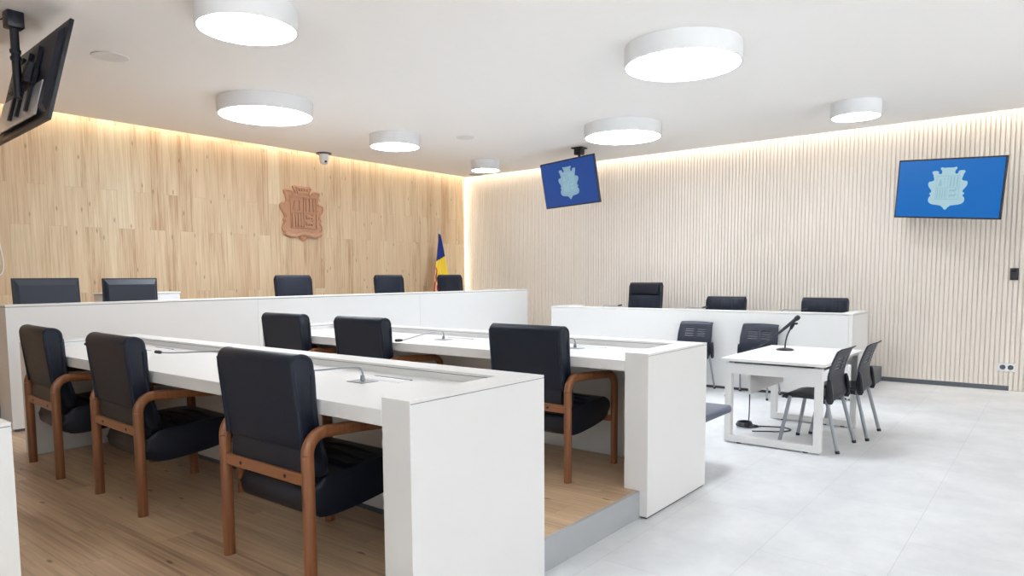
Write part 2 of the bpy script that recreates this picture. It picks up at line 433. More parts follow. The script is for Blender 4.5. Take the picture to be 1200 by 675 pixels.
# ------------------------------------------------------------------ leather armchairs with bentwood frames
def leather_armchair(label, loc, rz):
    t = thing('leather_armchair', label, 'armchair', loc, rz, 'leather armchairs at the long desks')
    LX, LY, R_ = .285, .315, .085
    zt_r, zt_f = .652, .628
    pw = .75
    for s in (-1, 1):
        y = s*LY
        bm = B(); tube(bm, [(-LX, y, 0), (-LX, y, .01), (-LX, y, zt_r-R_)],   .0265, .021, 14, (0, 1, 0), power=pw); obj('leg', bm, M['frame'], t)
        bm = B(); tube(bm, [(LX, y, 0), (LX, y, .01), (LX, y, zt_f-R_)],   .0265, .021, 14, (0, 1, 0), power=pw); obj('leg', bm, M['frame'], t)
        pts = [(-LX, y, zt_r-R_)]
        pts += [(a, y, c) for a, c in arc(-LX+R_, zt_r-R_, R_, PI, PI/2, 7)[1:]]
        pts += [(-.02, y, (zt_r+zt_f)/2+.004)]
        pts += [(a, y, c) for a, c in arc(LX-R_, zt_f-R_, R_, PI/2, 0, 7)]
        bm = B(); tube(bm, pts, .0265, .021, 14, (0, 1, 0), power=pw); obj('armrest', bm, M['frame'], t)
    bm = B(); box(bm, -LX-.012, -LX+.012, -LY+.015, LY-.015, .435, .485, .005, 2); rr = obj('rear_rail', bm, M['frame'], t, False)
    for s in (-1, 1):
        bm = B(); tube(bm, [(-LX-.010, s*.17, .46), (-LX-.0145, s*.17, .46)], .008, seg=12, up=(0, 1, 0)); obj('screw', bm, M['black'], rr)
    bm = B(); box(bm, LX-.03, LX-.006, -LY+.015, LY-.015, .295, .335, .004, 2); obj('front_rail', bm, M['frame'], t, False)
    # seat: deep cushion with a curved underside
    prof = [(-.25, .30), (-.20, .272), (-.08, .268), (.16, .295), (.29, .33), (.335, .40), (.29, .462), (.15, .468), (-.05, .452), (-.20, .44), (-.25, .38)]
    prof = smooth_poly(prof, 2)
    bm = B(); prism(bm, prof, lambda u, v, d: (u, d, v), -.272, .272, .028, 3); seat = obj('seat', bm, M['leather2'], t, True, 60)
    # backrest: outer shell that hooks over the top, lumbar piece below, thick inner cushion
    prof = [(-.255, .56), (-.285, .575), (-.300, .72), (-.328, .925), (-.328, .955), (-.302, .978), (-.265, .976), (-.225, .955), (-.215, .90), (-.255, .90), (-.278, .87), (-.255, .68)]
    prof = smooth_poly(prof, 2)
    bm = B(); prism(bm, prof, lambda u, v, d: (u, d, v), -.284, .284, .016, 3); bk = obj('backrest', bm, M['leather'], t, True, 50)
    prof = smooth_poly([(-.20, .40), (-.272, .42), (-.285, .50), (-.272, .62), (-.22, .62), (-.17, .50)], 2)
    bm = B(); prism(bm, prof, lambda u, v, d: (u, d, v), -.262, .262, .012, 2); obj('lumbar_panel', bm, M['leather2'], t, True, 50)
    prof = smooth_poly([(-.13, .44), (-.235, .44), (-.262, .62), (-.286, .90), (-.266, .957), (-.215, .95), (-.206, .87), (-.203, .70), (-.17, .56)], 2)
    bm = B(); prism(bm, prof, lambda u, v, d: (u, d, v), -.276, .276, .03, 3); obj('back_cushion', bm, M['leather2'], t, True, 60)
    for s in (-1, 1):
        pts = curve_pts([(-.285, s*.277, .59), (-.297, s*.277, .72), (-.316, s*.277, .90), (-.311, s*.276, .945), (-.281, s*.275, .966), (-.234, s*.275, .945), (-.224, s*.275, .87), (-.212, s*.272, .70), (-.175, s*.266, .54)], 5)
        bm = B(); tube(bm, pts, .012, .012, 10, (0, 1, 0)); obj('piping', bm, M['leather'], bk)
    # cross creases on the seat
    for k in range(3):
        x = -.02+.09*k
        bm = B(); tube(bm, curve_pts([(x, -.24, .455), (x+.012, 0, .470), (x, .24, .455)], 5), .014, .010, 8, (0, 0, 1)); obj('crease_roll', bm, M['leather2'], seat)
    return t

ch = leather_armchair('leather armchair with wooden arms nearest the camera, right of three at front desk', (1.945, 2.69, ZP), 0)
dup(ch, (1.948, 4.17, ZP), math.radians(-2.5), 'middle of the three leather armchairs with wooden arms at front desk')
dup(ch, (1.955, 5.33, ZP), math.radians(-4), 'leftmost of the three leather armchairs with wooden arms at front desk')
dup(ch, (3.835, 2.685, ZP), 0, 'leather armchair with wooden arms at second desk, on bright platform by the step')
dup(ch, (3.835, 4.325, ZP), 0, 'leather armchair at second desk, second from the left, seen over front desk')
dup(ch, (3.835, 5.36, ZP), 0, 'leather armchair at the far left of second desk, only its back showing')

# ------------------------------------------------------------------ judges' bench
YJ = 6.9; ZJ = 1.238
t = thing('judges_bench', 'long white bench in front of the wood panelled wall', 'bench desk', (1.93, YJ, 0))
def part(nm, a, b, c, d, e, f, m, t, bev=.0015):
    bm = B(); l = t.location; box(bm, a-l.x, b-l.x, c-l.y, d-l.y, e-l.z, f-l.z, bev, 1); return obj(nm, bm, M[m] if isinstance(m, str) else m, t, False)
seams = [1.93, 4.255, 6.7, 9.15]
for a, b_ in zip(seams, seams[1:]):
    xx = b_ - (.0015 if b_ != seams[-1] else 0)
    z0 = ZP+.02
    if b_ > 4.3:
        part('front_panel', a, xx, YJ, YJ+.04, ZP+.022, ZJ-.02, 'white', t)
    else: part('front_panel', a, xx, YJ, YJ+.04, ZP+.022, ZJ-.02, 'white', t)
part('plinth', 1.95, 9.13, YJ+.012, YJ+.038, .001, ZP+.03, 'plinth', t, 0)
part('end_panel', 1.93, 1.97, YJ+.042, YJ+.29, ZP+.002, ZJ-.02, 'white', t)
part('end_panel', 9.11, 9.15, YJ+.042, YJ+.85, .002, ZJ-.02, 'white', t)
part('rim_cap', 1.93, 9.15, YJ, YJ+.2, ZJ-.016, ZJ, 'white', t)
part('rim_cap', 8.99, 9.15, YJ+.2, YJ+.85, ZJ-.016, ZJ, 'white', t)
part('shadow_joint', 1.933, 9.147, YJ+.003, YJ+.19, ZJ-.02, ZJ-.016, 'joint', t, 0)
part('desktop', 1.97, 9.10, YJ+.042, YJ+.85, 1.10, 1.135, 'white', t)
for x in (3.6, 5.5, 7.4): part('support_panel', x, x+.04, YJ+.05, YJ+.29, ZP+.002, 1.099, 'white', t)

# ------------------------------------------------------------------ monitors and box on the judges' bench
def monitor(label, x, y, w, h, ztop, rz, tilt, deep):
    t = thing('computer_monitor', label, 'monitor', (x, y, 1.136), rz, 'monitors seen from behind on the long bench')
    zc = ztop-1.136-h/2
    R3 = Matrix.Translation((0, 0, zc)) @ Matrix.Rotation(tilt, 4, 'X')
    bm = B(); box(bm, -w/2, w/2, -.012, .016, -h/2, h/2, .004, 2)
    bm.transform(R3); sh = obj('casing', bm, M['black'], t, False)
    # back bulge facing the camera (-y)
    bm = B()
    a, b_ = w*.42, h*.40
    vs = [bm.verts.new(p) for p in [(-w*.48, -.011, -h*.47), (w*.48, -.011, -h*.47), (w*.48, -.011, h*.47), (-w*.48, -.011, h*.47), (-a, -deep, -b_), (a, -deep, -b_), (a, -deep, b_*.75), (-a, -deep, b_*.75)]]
    for f in [(0, 1, 5, 4), (1, 2, 6, 5), (2, 3, 7, 6), (3, 0, 4, 7), (4, 5, 6, 7), (3, 2, 1, 0)]: bm.faces.new([vs[i] for i in f])
    bm.transform(R3); obj('rear_cover', bm, M['plastic'], t, False)
    bm = B(); box(bm, -w/2+.012, w/2-.012, .0165, .018, -h/2+.012, h/2-.012); bm.transform(R3); obj('screen', bm, M['blackgloss'], t, False)
    bm = B(); box(bm, -.03, .03, -deep-.03, -deep+.004, .008, .07, .004, 1); obj('stand_neck', bm, M['black'], t, False)
    bm = B(); box(bm, -.12, .12, -deep-.06, .1, 0, .012, .004, 1); obj('stand_foot', bm, M['black'], t, False)
    return t
m1 = monitor('wide black monitor at the far left of the long bench', 2.375, 7.3, .545, .33, 1.463, math.radians(2), math.radians(-4), .03)
m2 = monitor('smaller black monitor beside the white box on the long bench', 3.125, 7.35, .52, .32, 1.458, 0, 0, .045)
t = thing('white_printer', 'low white printer behind the smaller monitor on long bench', 'printer', (3.32, 7.64, 1.136))
bm = B(); box(bm, -.38, .38, -.13, .13, 0, .155, .008, 2); obj('body', bm, M['whiteplastic'], t, False)
bm = B(); box(bm, -.39, .39, -.135, .135, .157, .172, .005, 2); obj('lid', bm, M['whiteplastic'], t, False)
bm = B(); box(bm, -.25, .25, -.14, -.125, .03, .06, .002, 1); obj('paper_tray', bm, M['grille'], t, False)

# ------------------------------------------------------------------ executive chairs
def exec_chair(label, loc, rz, top, w=.53, head=True, group=None, pleats=True):
    t = thing('executive_chair', label, 'office chair', loc, rz, group)
    sz = .47
    # star base
    for k in range(5):
        a = 2*PI*k/5+.3
        bm = B(); tube(bm, [(0, 0, .10), (.15*math.cos(a), .15*math.sin(a), .085), (.29*math.cos(a), .29*math.sin(a), .062)], [.024, .020, .014], seg=10, up=(0, 0, 1))
        l = obj('base_spoke', bm, M['steel'], t)
        bm = B(); cx, cy = .29*math.cos(a), .29*math.sin(a); nx, ny = -math.sin(a), math.cos(a)
        tube(bm, [(cx-nx*.02, cy-ny*.02, .026), (cx+nx*.02, cy+ny*.02, .026)], .026, seg=14, up=(0, 0, 1)); obj('caster', bm, M['black'], l)
    bm = B(); lathe(bm, [(0, .08), (.03, .08), (.03, .26), (.02, .262), (.02, .37), (0, .37)], 16); obj('gas_column', bm, M['steel'], t)
    bm = B(); box(bm, -.24, .27, -w/2+.02, w/2-.02, .37, .48, .04, 4); obj('seat', bm, M['leather2'], t, True, 60)
    prof = smooth_poly([(-.22, .40), (-.30, .44), (-.335, (top+.5)/2), (-.37, top-.04), (-.35, top), (-.31, top-.002), (-.285, top-.05), (-.275, (top+.5)/2), (-.20, .50)], 2)
    bm = B(); prism(bm, prof, lambda u, v, d: (u, d, v), -w/2, w/2, .022, 3); bk = obj('backrest', bm, M['leather'], t, True, 60)
    # pleated front cushion
    bm = B(); NY, NZ = 49, 8
    z0, z1 = .52, top-(.20 if head else .035)
    grid = []
    for j in range(NZ+1):
        v = j/NZ; row = []
        z = z0+(z1-z0)*v
        xb = -.262-.022*((z-.5)/(top-.5))
        for i in range(NY+1):
            u = i/NY; y = (-.5+u)*(w-.05)
            edge = min(1, 6*min(u, 1-u))*min(1, 5*min(v, 1-v)+.15)
            x = xb + .018*edge + (.007*edge*abs(math.sin(u*PI*11)) if pleats else 0)
            row.append(bm.verts.new((x, y, z)))
        grid.append(row)
    for j in range(NZ):
        for i in range(NY): bm.faces.new((grid[j][i], grid[j][i+1], grid[j+1][i+1], grid[j+1][i]))
    r = bmesh.ops.extrude_face_region(bm, geom=list(bm.faces))
    for v in [g for g in r['geom'] if isinstance(g, bmesh.types.BMVert)]: v.co.x -= .03
    obj('pleated_cushion' if pleats else 'front_cushion', bm, M['leather'], bk, True, 60)
    if head:
        bm = B(); box(bm, -.32, -.245, -w/2+.03, w/2-.03, top-.195, top-.012, .026, 4); obj('headrest', bm, M['leather2'], bk, True, 60)
    for s in (-1, 1):
        pts = curve_pts([(-.23, s*(w/2+.0), .45), (-.22, s*(w/2+.025), .60), (-.16, s*(w/2+.03), .66), (.08, s*(w/2+.03), .66), (.16, s*(w/2+.025), .61), (.15, s*(w/2-.005), .45)], 5)
        bm = B(); tube(bm, pts, .014, .022, 10, (0, 1, 0)); obj('armrest', bm, M['black'], t)
    return t
jg = 'high backed chairs behind the long bench'
e1 = exec_chair('black high-backed chair below the carved crest, behind long bench', (5.49, 7.72, ZD), -PI/2, 1.122, .54, False, jg, False)
dup(e1, (7.17, 7.72, ZD), -PI/2, 'black high-backed chair in the middle of three behind the long bench')
dup(e1, (8.60, 7.80, ZD), -PI/2, 'black high-backed chair beside the flag, behind long bench')
cg = 'chairs behind the side bench'
c1 = exec_chair('tallest black leather chair behind the side bench, its left one', (9.62, 5.16, .2), PI, 1.14, .56, True, cg)
c2 = exec_chair('low-backed pleated black chair in the middle behind the side bench', (9.62, 3.86, .2), PI, .935, .585, False, cg)
dup(c2, (9.62, 2.50, .2), PI, 'low-backed pleated black chair behind the right end of side bench')

# ------------------------------------------------------------------ side bench
t = thing('side_bench', 'white bench against the slatted wall, under the hanging screens', 'bench desk', (8.567, 1.85, 0))
ZC = 1.0
part('front_panel', 8.567, 8.61, 1.892, 5.978, .035, ZC-.02, 'white', t)
part('end_panel', 8.567, 9.36, 1.85, 1.89, .02, ZC-.02, 'white', t)
part('end_panel', 8.567, 9.24, 5.98, 6.02, .02, ZC-.02, 'white', t)
part('plinth', 8.58, 8.60, 1.9, 5.97, .001, .045, 'joint', t, 0)
part('plinth', 8.6, 9.18, 1.862, 1.88, .001, .03, 'joint', t, 0)
part('rim_cap', 8.567, 8.72, 1.85, 6.02, ZC-.016, ZC, 'white', t)
part('rim_cap', 8.72, 9.36, 1.85, 2.0, ZC-.016, ZC, 'white', t)
part('rim_cap', 8.72, 9.24, 5.87, 6.02, ZC-.016, ZC, 'white', t)
part('desktop', 8.61, 9.19, 2.0, 5.87, .915, .94, 'white', t)
for k, (y, lab) in enumerate(((5.25, 'small microphone on side bench in front of its tallest chair'), (3.95, 'small microphone on side bench in front of its middle chair'), (2.66, 'small microphone on side bench in front of its right chair'))):
    goose(lab, (8.95, y+.1, .94), (.04, -.26, .075))

# ------------------------------------------------------------------ plastic chairs
def plastic_chair(label, loc, rz):
    t = thing('plastic_chair', label, 'chair', loc, rz, 'dark plastic chairs around the white table')
    hw = .228
    # profile of the back: (x, z)
    def bx(v):
        z = .45+.40*v
        return (-.14-.025*(1-v/.4)**2 if v < .4 else -.14-.075*((v-.4)/.6)**1.4), z
    NZ, NY = 44, 20
    slots = set()
    for j in (24, 27, 30, 33):
        for i in list(range(4, 9)) + list(range(11, 16)): slots.add((i, j))
    bm = B(); g = []
    for j in range(NZ+1):
        v = j/NZ; x, z = bx(v)
        if v > .93: x -= .02*(v-.93)/.07; z -= .006*(v-.93)/.07
        wv = hw*(1-.06*max(0, v-.6)/.4)
        g.append([bm.verts.new((x-.022*(1-(2*i/NY-1)**2), (2*i/NY-1)*wv, z+.006*(1-(2*i/NY-1)**2)*v)) for i in range(NY+1)])
    # thin slot rows
    for j in range(NZ):
        for i in range(NY):
            if (i, j) in slots: continue
            bm.faces.new((g[j][i], g[j][i+1], g[j+1][i+1], g[j+1][i]))
    o = obj('backrest', bm, M['plastic'], t, True, 60)
    md = o.modifiers.new('thick', 'SOLIDIFY'); md.thickness = .009; md.offset = 0
    prof = smooth_poly([(-.17, .455), (-.17, .425), (-.05, .420), (.17, .425), (.225, .405), (.238, .415), (.20, .455), (.0, .452), (-.12, .458)], 2)
    bm = B(); prism(bm, prof, lambda u, v, d: (u, d, v), -.215, .215, .012, 2); obj('seat', bm, M['black'], t, True, 60)
    bm = B(); prism(bm, smooth_poly([(-.175, .45), (-.14, .385), (-.05, .395), (-.04, .425), (-.14, .47)], 1), lambda u, v, d: (u, d, v), -.205, .205, .008, 1); obj('seat_shell', bm, M['plastic'], t, True, 50)
    for s in (-1, 1):
        bm = B(); prism(bm, smooth_poly([(-.195, .40), (-.14, .395), (-.13, .50), (-.142, .60), (-.168, .60), (-.185, .50)], 1), lambda u, v, d: (u, s*.238+d, v), -.013, .013, .004, 1); obj('side_bracket', bm, M['black'], t, True, 50)
        for sx, xt in ((-1, -.13), (1, .16)):
            xf = sx*.235
            top = Vector((xt, s*.212, .43)); ft = Vector((xf, s*.245, .012))
            bm = B(); tube(bm, [top, ft], .0155, .011, 12, (0, 1, 0)); l = obj('leg', bm, M['silver'], t)
            bm = B(); tube(bm, [ft+(top-ft)*.03, ft-(top-ft)*.028], .0175, .0135, 12, (0, 1, 0)); obj('foot_cap', bm, M['black'], l)
    return t
p1 = plastic_chair('dark plastic chair nearest the camera at right side of white table', (6.21, 1.595, 0), math.radians(88))
dup(p1, (6.825, 1.51, 0), math.radians(90), 'dark plastic chair at right side of white table, closer to slatted wall')
dup(p1, (8.285, 2.865, 0), PI, 'dark plastic chair behind the white table, against side bench')
dup(p1, (8.285, 3.685, 0), PI, 'dark plastic chair against side bench, left of the white table')

# ------------------------------------------------------------------ white table
t = thing('white_table', 'white table with closed loop metal legs on the grey tiles', 'table', (6.48, 1.86, 0))
X0, X1, Y0, Y1 = 5.80, 7.15, 1.44, 2.29
bm = B(); box(bm, X0-6.48, X1-6.48, Y0-1.86, Y1-1.86, .713, .738, .002, 1); obj('tabletop', bm, M['white'], t, False)
for xa in (X0+.03, X1-.10):
    a, b_ = xa-6.48, xa+.06-6.48
    y0, y1 = Y0+.03-1.86, Y1-.03-1.86
    bm = B()
    for c, d, e, f in ((y0, y0+.055, .012, .695), (y1-.055, y1, .012, .695), (y0+.055, y1-.055, .012, .068), (y0+.055, y1-.055, .605, .695)):
        box(bm, a, b_, c, d, e, f)
    lf = obj('leg_frame', bm, M['white'], t, False)
    for y in (y0+.12, y1-.12):
        bm = B(); lathe(bm, [(0, 0), (.022, 0), (.018, .012), (0, .012)], 12, ((a+b_)/2, y, 0)); obj('glide', bm, M['black'], lf)
bm = B(); box(bm, X0+.05-6.48, X1-.05-6.48, Y0+.10-1.86, Y1-.10-1.86, .6955, .7125); obj('spacer', bm, M['joint'], t, False)
for y in (Y0+.07, Y1-.13):
    bm = B(); box(bm, X0+.10-6.48, X1-.10-6.48, y-1.86, y+.06-1.86, .655, .695, .002, 1); obj('side_beam', bm, M['white'], t, False)
bm = B(); box(bm, 6.05-6.48, 6.98-6.48, 2.115-1.86, 2.135-1.86, .40, .655, .002, 1); obj('modesty_panel', bm, M['white'], t, False)

# table microphone on a weighted stand
t = thing('microphone_stand', 'black round-based desk stand holding a microphone on white table', 'microphone stand', (6.724, 2.033, .738))
bm = B(); lathe(bm, [(0, 0), (.078, 0), (.080, .008), (.06, .016), (.02, .022), (0, .022)], 28); obj('base', bm, M['black'], t)
bm = B(); tube(bm, curve_pts([(0, 0, .02), (.0, -.004, .08), (.005, -.02, .15), (.01, -.05, .215)], 5), .0065, seg=10, up=(1, 0, 0)); obj('gooseneck', bm, M['plastic'], t)
bm = B(); tube(bm, [(.010, -.045, .200), (.012, -.06, .235), (.012, -.068, .262)], [.012, .018, .018], seg=10, up=(1, 0, 0)); box(bm, -.005, .03, -.105, -.045, .243, .262, .004, 1); obj('clip', bm, M['black'], t)
# microphone body runs from tail (towards +y, low) to head (towards -y, high)
hd = Vector((.0, -.125, .325)); tl = Vector((-.01, .085, .135))
t2 = thing('handheld_microphone', 'long black microphone held up in the stand on white table', 'microphone', (6.724, 2.033, .738))
bm = B(); tube(bm, [tl+(hd-tl)*k for k in (0, .04, .5, .8, .82)], [.009, .011, .015, .018, .016], seg=16, up=(1, 0, 0)); obj('body', bm, M['plastic'], t2)
bm = B(); tube(bm, [tl+(hd-tl)*k for k in (.82, .84, .93, .98, 1.0)], [.018, .022, .024, .018, .006], seg=16, up=(1, 0, 0)); obj('mesh_head', bm, M['black'], t2)
T = Vector((6.724, 2.033, .738))
pts = [T+tl, T+Vector((-.02, .14, .09)), T+Vector((-.03, .20, .045)), (6.67, 2.27, .752), (6.665, 2.325, .738), (6.66, 2.335, .66), (6.66, 2.335, .4), (6.66, 2.335, .12), (6.65, 2.34, .03), (6.60, 2.36, .008), (6.52, 2.36, .006), (6.50, 2.26, .006), (6.60, 2.22, .007), (6.62, 2.33, .010), (6.55, 2.40, .007), (6.52, 2.30, .012), (6.62, 2.20, .006), (6.68, 2.02, .006), (6.62, 1.93, .006), (6.50, 1.97, .006), (6.42, 2.10, .006), (6.36, 2.20, .006)]
bm = B(); tube(bm, curve_pts(pts, 8), .0055, seg=8, up=(.3, .2, 1)); tag(obj('microphone_cable', bm, M['plastic']), 'thin dark cable hanging off the white table and coiled on the tiles', 'cable')
t = thing('cable_coil', 'small dark coil of cable on the tiles under white table', 'cable', (6.52, 2.33, 0))
for k in range(3):
    bm = B(); tube(bm, [(.085*math.cos(a)*(1-.08*k), .07*math.sin(a)*(1-.08*k), .024+.011*k) for a in [2*PI*i/24 for i in range(24)]], .008, seg=8, up=(0, 0, 1), closed=True); obj('loop', bm, M['black'], t)
bm = B(); box(bm, -.03, .03, -.03, .03, .006, .024, .006, 2); obj('plug', bm, M['black'], t, False)

# upholstered seat beyond the second desk
t = thing('upholstered_bench', 'dark grey padded bench seat showing past the end of second desk', 'bench', (4.95, 2.45, 0))
bm = B(); box(bm, -.29, .24, -.50, .50, .395, .455, .022, 4); obj('seat_pad', bm, M['greyseat'], t, True, 60)
bm = B(); box(bm, -.26, -.18, -.34, .34, .0, .395, .004, 1); obj('pedestal', bm, M['black'], t, False)
bm = B(); box(bm, -.28, .10, -.10, .40, .37, .394, .004, 1); obj('support_plate', bm, M['black'], t, False)

# ------------------------------------------------------------------ crest outline (half, normalised: x 0..1, y 0 top .. 1 bottom)
half = [(0, .015), (.26, .02), (.34, 0), (.44, .02), (.40, .06), (.34, .08), (.33, .15), (.42, .165), (.50, .15), (.50, .11), (.56, .085), (.80, .085), (.86, .12), (.78, .17), (.74, .24), (.70, .29), (.76, .32), (.86, .33), (.95, .33), (1.02, .37), (.98, .45), (.88, .50), (.80, .55), (.80, .585), (.90, .60), (.88, .64), (.80, .66), (.88, .69), (.94, .74), (.92, .81), (.78, .865), (.45, .885), (.22, .90), (.20, .925), (.10, .945), (.10, .97)]
def crest_outline(w, h):
    r = [(x*w/2, h/2-y*h) for x, y in half]
    l = [(-x, y) for x, y in r[1:]][::-1]
    return r + [(0, -h/2)] + l
def crest_items(w, h):
    """boxes (x0,x1,y0,y1) of the quartered shield, as fractions of w,h"""
    out = []
    X0, X1, Y0, Y1 = -.29*w, .31*w, h/2-.76*h, h/2-.20*h
    xm, ym = (X0+X1)/2, (Y0+Y1)/2
    fr = .014*w
    out += [(X0, X1, Y1-fr, Y1), (X0, X1, Y0, Y0+fr), (X0, X0+fr, Y0, Y1), (X1-fr, X1, Y0, Y1), (xm-fr/2, xm+fr/2, Y0, Y1), (X0, X1, ym-fr/2, ym+fr/2)]
    for k in range(3): x = xm+.05*w+k*.085*w; out.append((x, x+.04*w, ym+.02*h, Y1-.025*h))
    for k in range(4): x = X0+.035*w+k*.066*w; out.append((x, x+.032*w, Y0+.025*h, ym-.02*h))
    # two beasts in the lower right
    for z in (Y0+.05*h, Y0+.165*h):
        out += [(xm+.05*w, xm+.22*w, z+.03*h, z+.07*h), (xm+.19*w, xm+.245*w, z+.055*h, z+.09*h), (xm+.06*w, xm+.08*w, z, z+.04*h), (xm+.18*w, xm+.20*w, z, z+.04*h), (xm+.11*w, xm+.125*w, z, z+.03*h)]
    # mitre and crozier in the upper left
    out += [(X0+.06*w, X0+.15*w, ym+.04*h, ym+.10*h), (X0+.075*w, X0+.135*w, ym+.10*h, ym+.16*h), (X0+.09*w, X0+.12*w, ym+.16*h, ym+.20*h), (X0+.20*w, X0+.215*w, ym+.03*h, ym+.22*h), (X0+.185*w, X0+.235*w, ym+.20*h, ym+.215*h)]
    return out

CW, CH = .79, .87
t = thing('carved_crest', 'carved wooden coat of arms mounted on the oak wall', 'wall crest', (6.615, YW-.0005, 2.445))
mpw = lambda u, v, d: (u, -d, v)
ol = smooth_poly(crest_outline(CW, CH), 1)
bm = B(); prism(bm, ol, mpw, 0, .035, .008, 2); pl = obj('backing_plate', bm, M['crest'], t, True, 40)
bm = B(); pts = [Vector((x*.93, -.037, z*.94)) for x, z in ol]; tube(bm, pts, .012, .012, 8, (0, 1, 0), closed=True); obj('scroll_border', bm, M['crest'], t)
bm = B()
for a, b_, c, d in crest_items(CW, CH): box(bm, a, b_, -.058, -.034, c, d, .003, 1)
obj('quartered_shield', bm, M['crest'], t, True, 40)
bm = B(); box(bm, -.10, .10, -.055, -.034, .30, .345, .006, 2)
for k in range(5): box(bm, -.115+k*.048, -.085+k*.048, -.058, -.034, .345, .375+.015*(k % 2), .004, 1)
obj('crown', bm, M['crest'], t, True, 40)
bm = B(); tube(bm, curve_pts([(-.33, -.045, -.30), (-.2, -.05, -.345), (0, -.055, -.31), (.2, -.05, -.345), (.33, -.045, -.30)], 6), .012, .028, 8, (0, 0, 1)); obj('ribbon', bm, M['crest'], t)

# ------------------------------------------------------------------ screens
def tv(name, label, c, yaw, tilt, roll, w, h, scr, emb, lines, group=None, show=True):
    """screen faces local +x"""
    t = thing(name, label, 'screen', c, 0, group)
    Rm = Matrix.Rotation(yaw, 4, 'Z') @ Matrix.Rotation(tilt, 4, 'Y') @ Matrix.Rotation(roll, 4, 'X')
    t.rotation_euler = Rm.to_euler()
    bm = B(); box(bm, -.028, 0, -w/2, w/2, -h/2, h/2, .004, 2); obj('casing', bm, M['black'], t, False)
    bm = B()
    vs = [bm.verts.new(p) for p in [(-.027, -w*.46, -h*.42), (-.027, w*.46, -h*.42), (-.027, w*.46, h*.44), (-.027, -w*.46, h*.44), (-.055, -w*.42, -h*.34), (-.055, w*.42, -h*.34), (-.055, w*.42, h*.38), (-.055, -w*.42, h*.38)]]
    for f in [(0, 1, 5, 4), (1, 2, 6, 5), (2, 3, 7, 6), (3, 0, 4, 7), (4, 5, 6, 7), (3, 2, 1, 0)]: bm.faces.new([vs[i] for i in f])
    obj('rear_cover', bm, M['plastic'], t, False)
    b_ = .018
    bm = B(); box(bm, .0002, .0012, -w/2+b_, w/2-b_, -h/2+b_, h/2-b_); s = obj('screen_panel', bm, scr, t, False)
    if show:
        ew, eh = h*.64, h*.71
        mp = lambda u, v, d: (d, -u*-1, v)
        bm = B(); prism(bm, smooth_poly(crest_outline(ew, eh), 1), mp, .0012, .002); obj('emblem', bm, emb, s, False)
        bm = B()
        for a, b2, c_, d_ in crest_items(ew, eh): box(bm, .002, .0025, a, b2, c_, d_)
        obj('emblem_lines', bm, lines, s, False)
    return t
# right-hand screen on a wall arm
c = Vector((9.863, 1.145, 2.461)); ya = 2.75
tv('wall_screen', 'blue lit screen at the right on the slatted wall, showing a pale crest', c, ya, .056, -.096, 1.25, .71, M['screen_r'], M['emblem_r'], M['emblem_line'])
def set_parent_keep(o, p):
    bpy.context.view_layer.update(); o.parent = p; o.matrix_parent_inverse = p.matrix_world.inverted()
tvr = bpy.data.objects['wall_screen']
nrm = Vector((math.cos(ya), math.sin(ya), 0))
bm = B(); a0 = c-nrm*.055; tube(bm, [a0, a0-nrm*.12, (10.25, a0.y+.08, c.z), (XS-.02, a0.y+.0, c.z)], .022, seg=10, up=(0, 0, 1)); box(bm, XS-.03, XS-.001, a0.y-.13, a0.y+.13, c.z-.17, c.z+.17, .003, 1); set_parent_keep(obj('wall_arm', bm, M['black']), tvr)

# middle screen hanging from the ceiling
c = Vector((8.85, 5.89, 2.84)); ya = 2.883
tvm = tv('hanging_screen', 'blue tilted screen hanging from the ceiling in the middle', c, ya, .192, .007, 1.21, .69, M['screen_m'], M['emblem_m'], M['emblem_line'])
nrm = Vector((math.cos(ya), math.sin(ya), 0)); q = c-nrm*.21
bm = B(); box(bm, -.09, .09, -.09, .09, H-.02-0, H-.001, .003, 1); box(bm, -.06, .06, -.06, .06, H-.11, H-.02, .01, 2); bm.transform(Matrix.Translation((q.x, q.y, 0)))
tube(bm, [(q.x, q.y, H-.1), (q.x, q.y, c.z-.02)], .022, seg=14, up=(0, 1, 0)); set_parent_keep(obj('ceiling_pole', bm, M['black']), tvm)
bm = B(); tube(bm, [q+Vector((0, 0, .02)), c-nrm*.05], .03, seg=10, up=(0, 0, 1)); set_parent_keep(obj('tilt_bracket', bm, M['black']), tvm)

# left screen seen from behind
c = Vector((2.052, 6.30, 2.927)); ya = -.051; W2, H2 = 1.32, .756
tvl = tv('hanging_screen', 'black screen seen from behind, hanging from the ceiling at upper left', c, ya, .25, -.014, W2, H2, M['blackgloss'], None, None, show=False)
nrm = Vector((math.cos(ya), math.sin(ya), 0)); q = Vector((1.862, 6.05, 0))
bm = B(); box(bm, q.x-.055, q.x+.055, q.y-.055, q.y+.055, H-.12, H-.001, .012, 2); tube(bm, [(q.x, q.y, H-.11), (q.x, q.y, 2.77)], .028, seg=16, up=(0, 1, 0))
for z in (3.10, 3.05): tube(bm, [(q.x, q.y, z-.012), (q.x, q.y, z+.012)], .036, seg=16, up=(0, 1, 0))
set_parent_keep(obj('ceiling_pole', bm, M['black']), tvl)
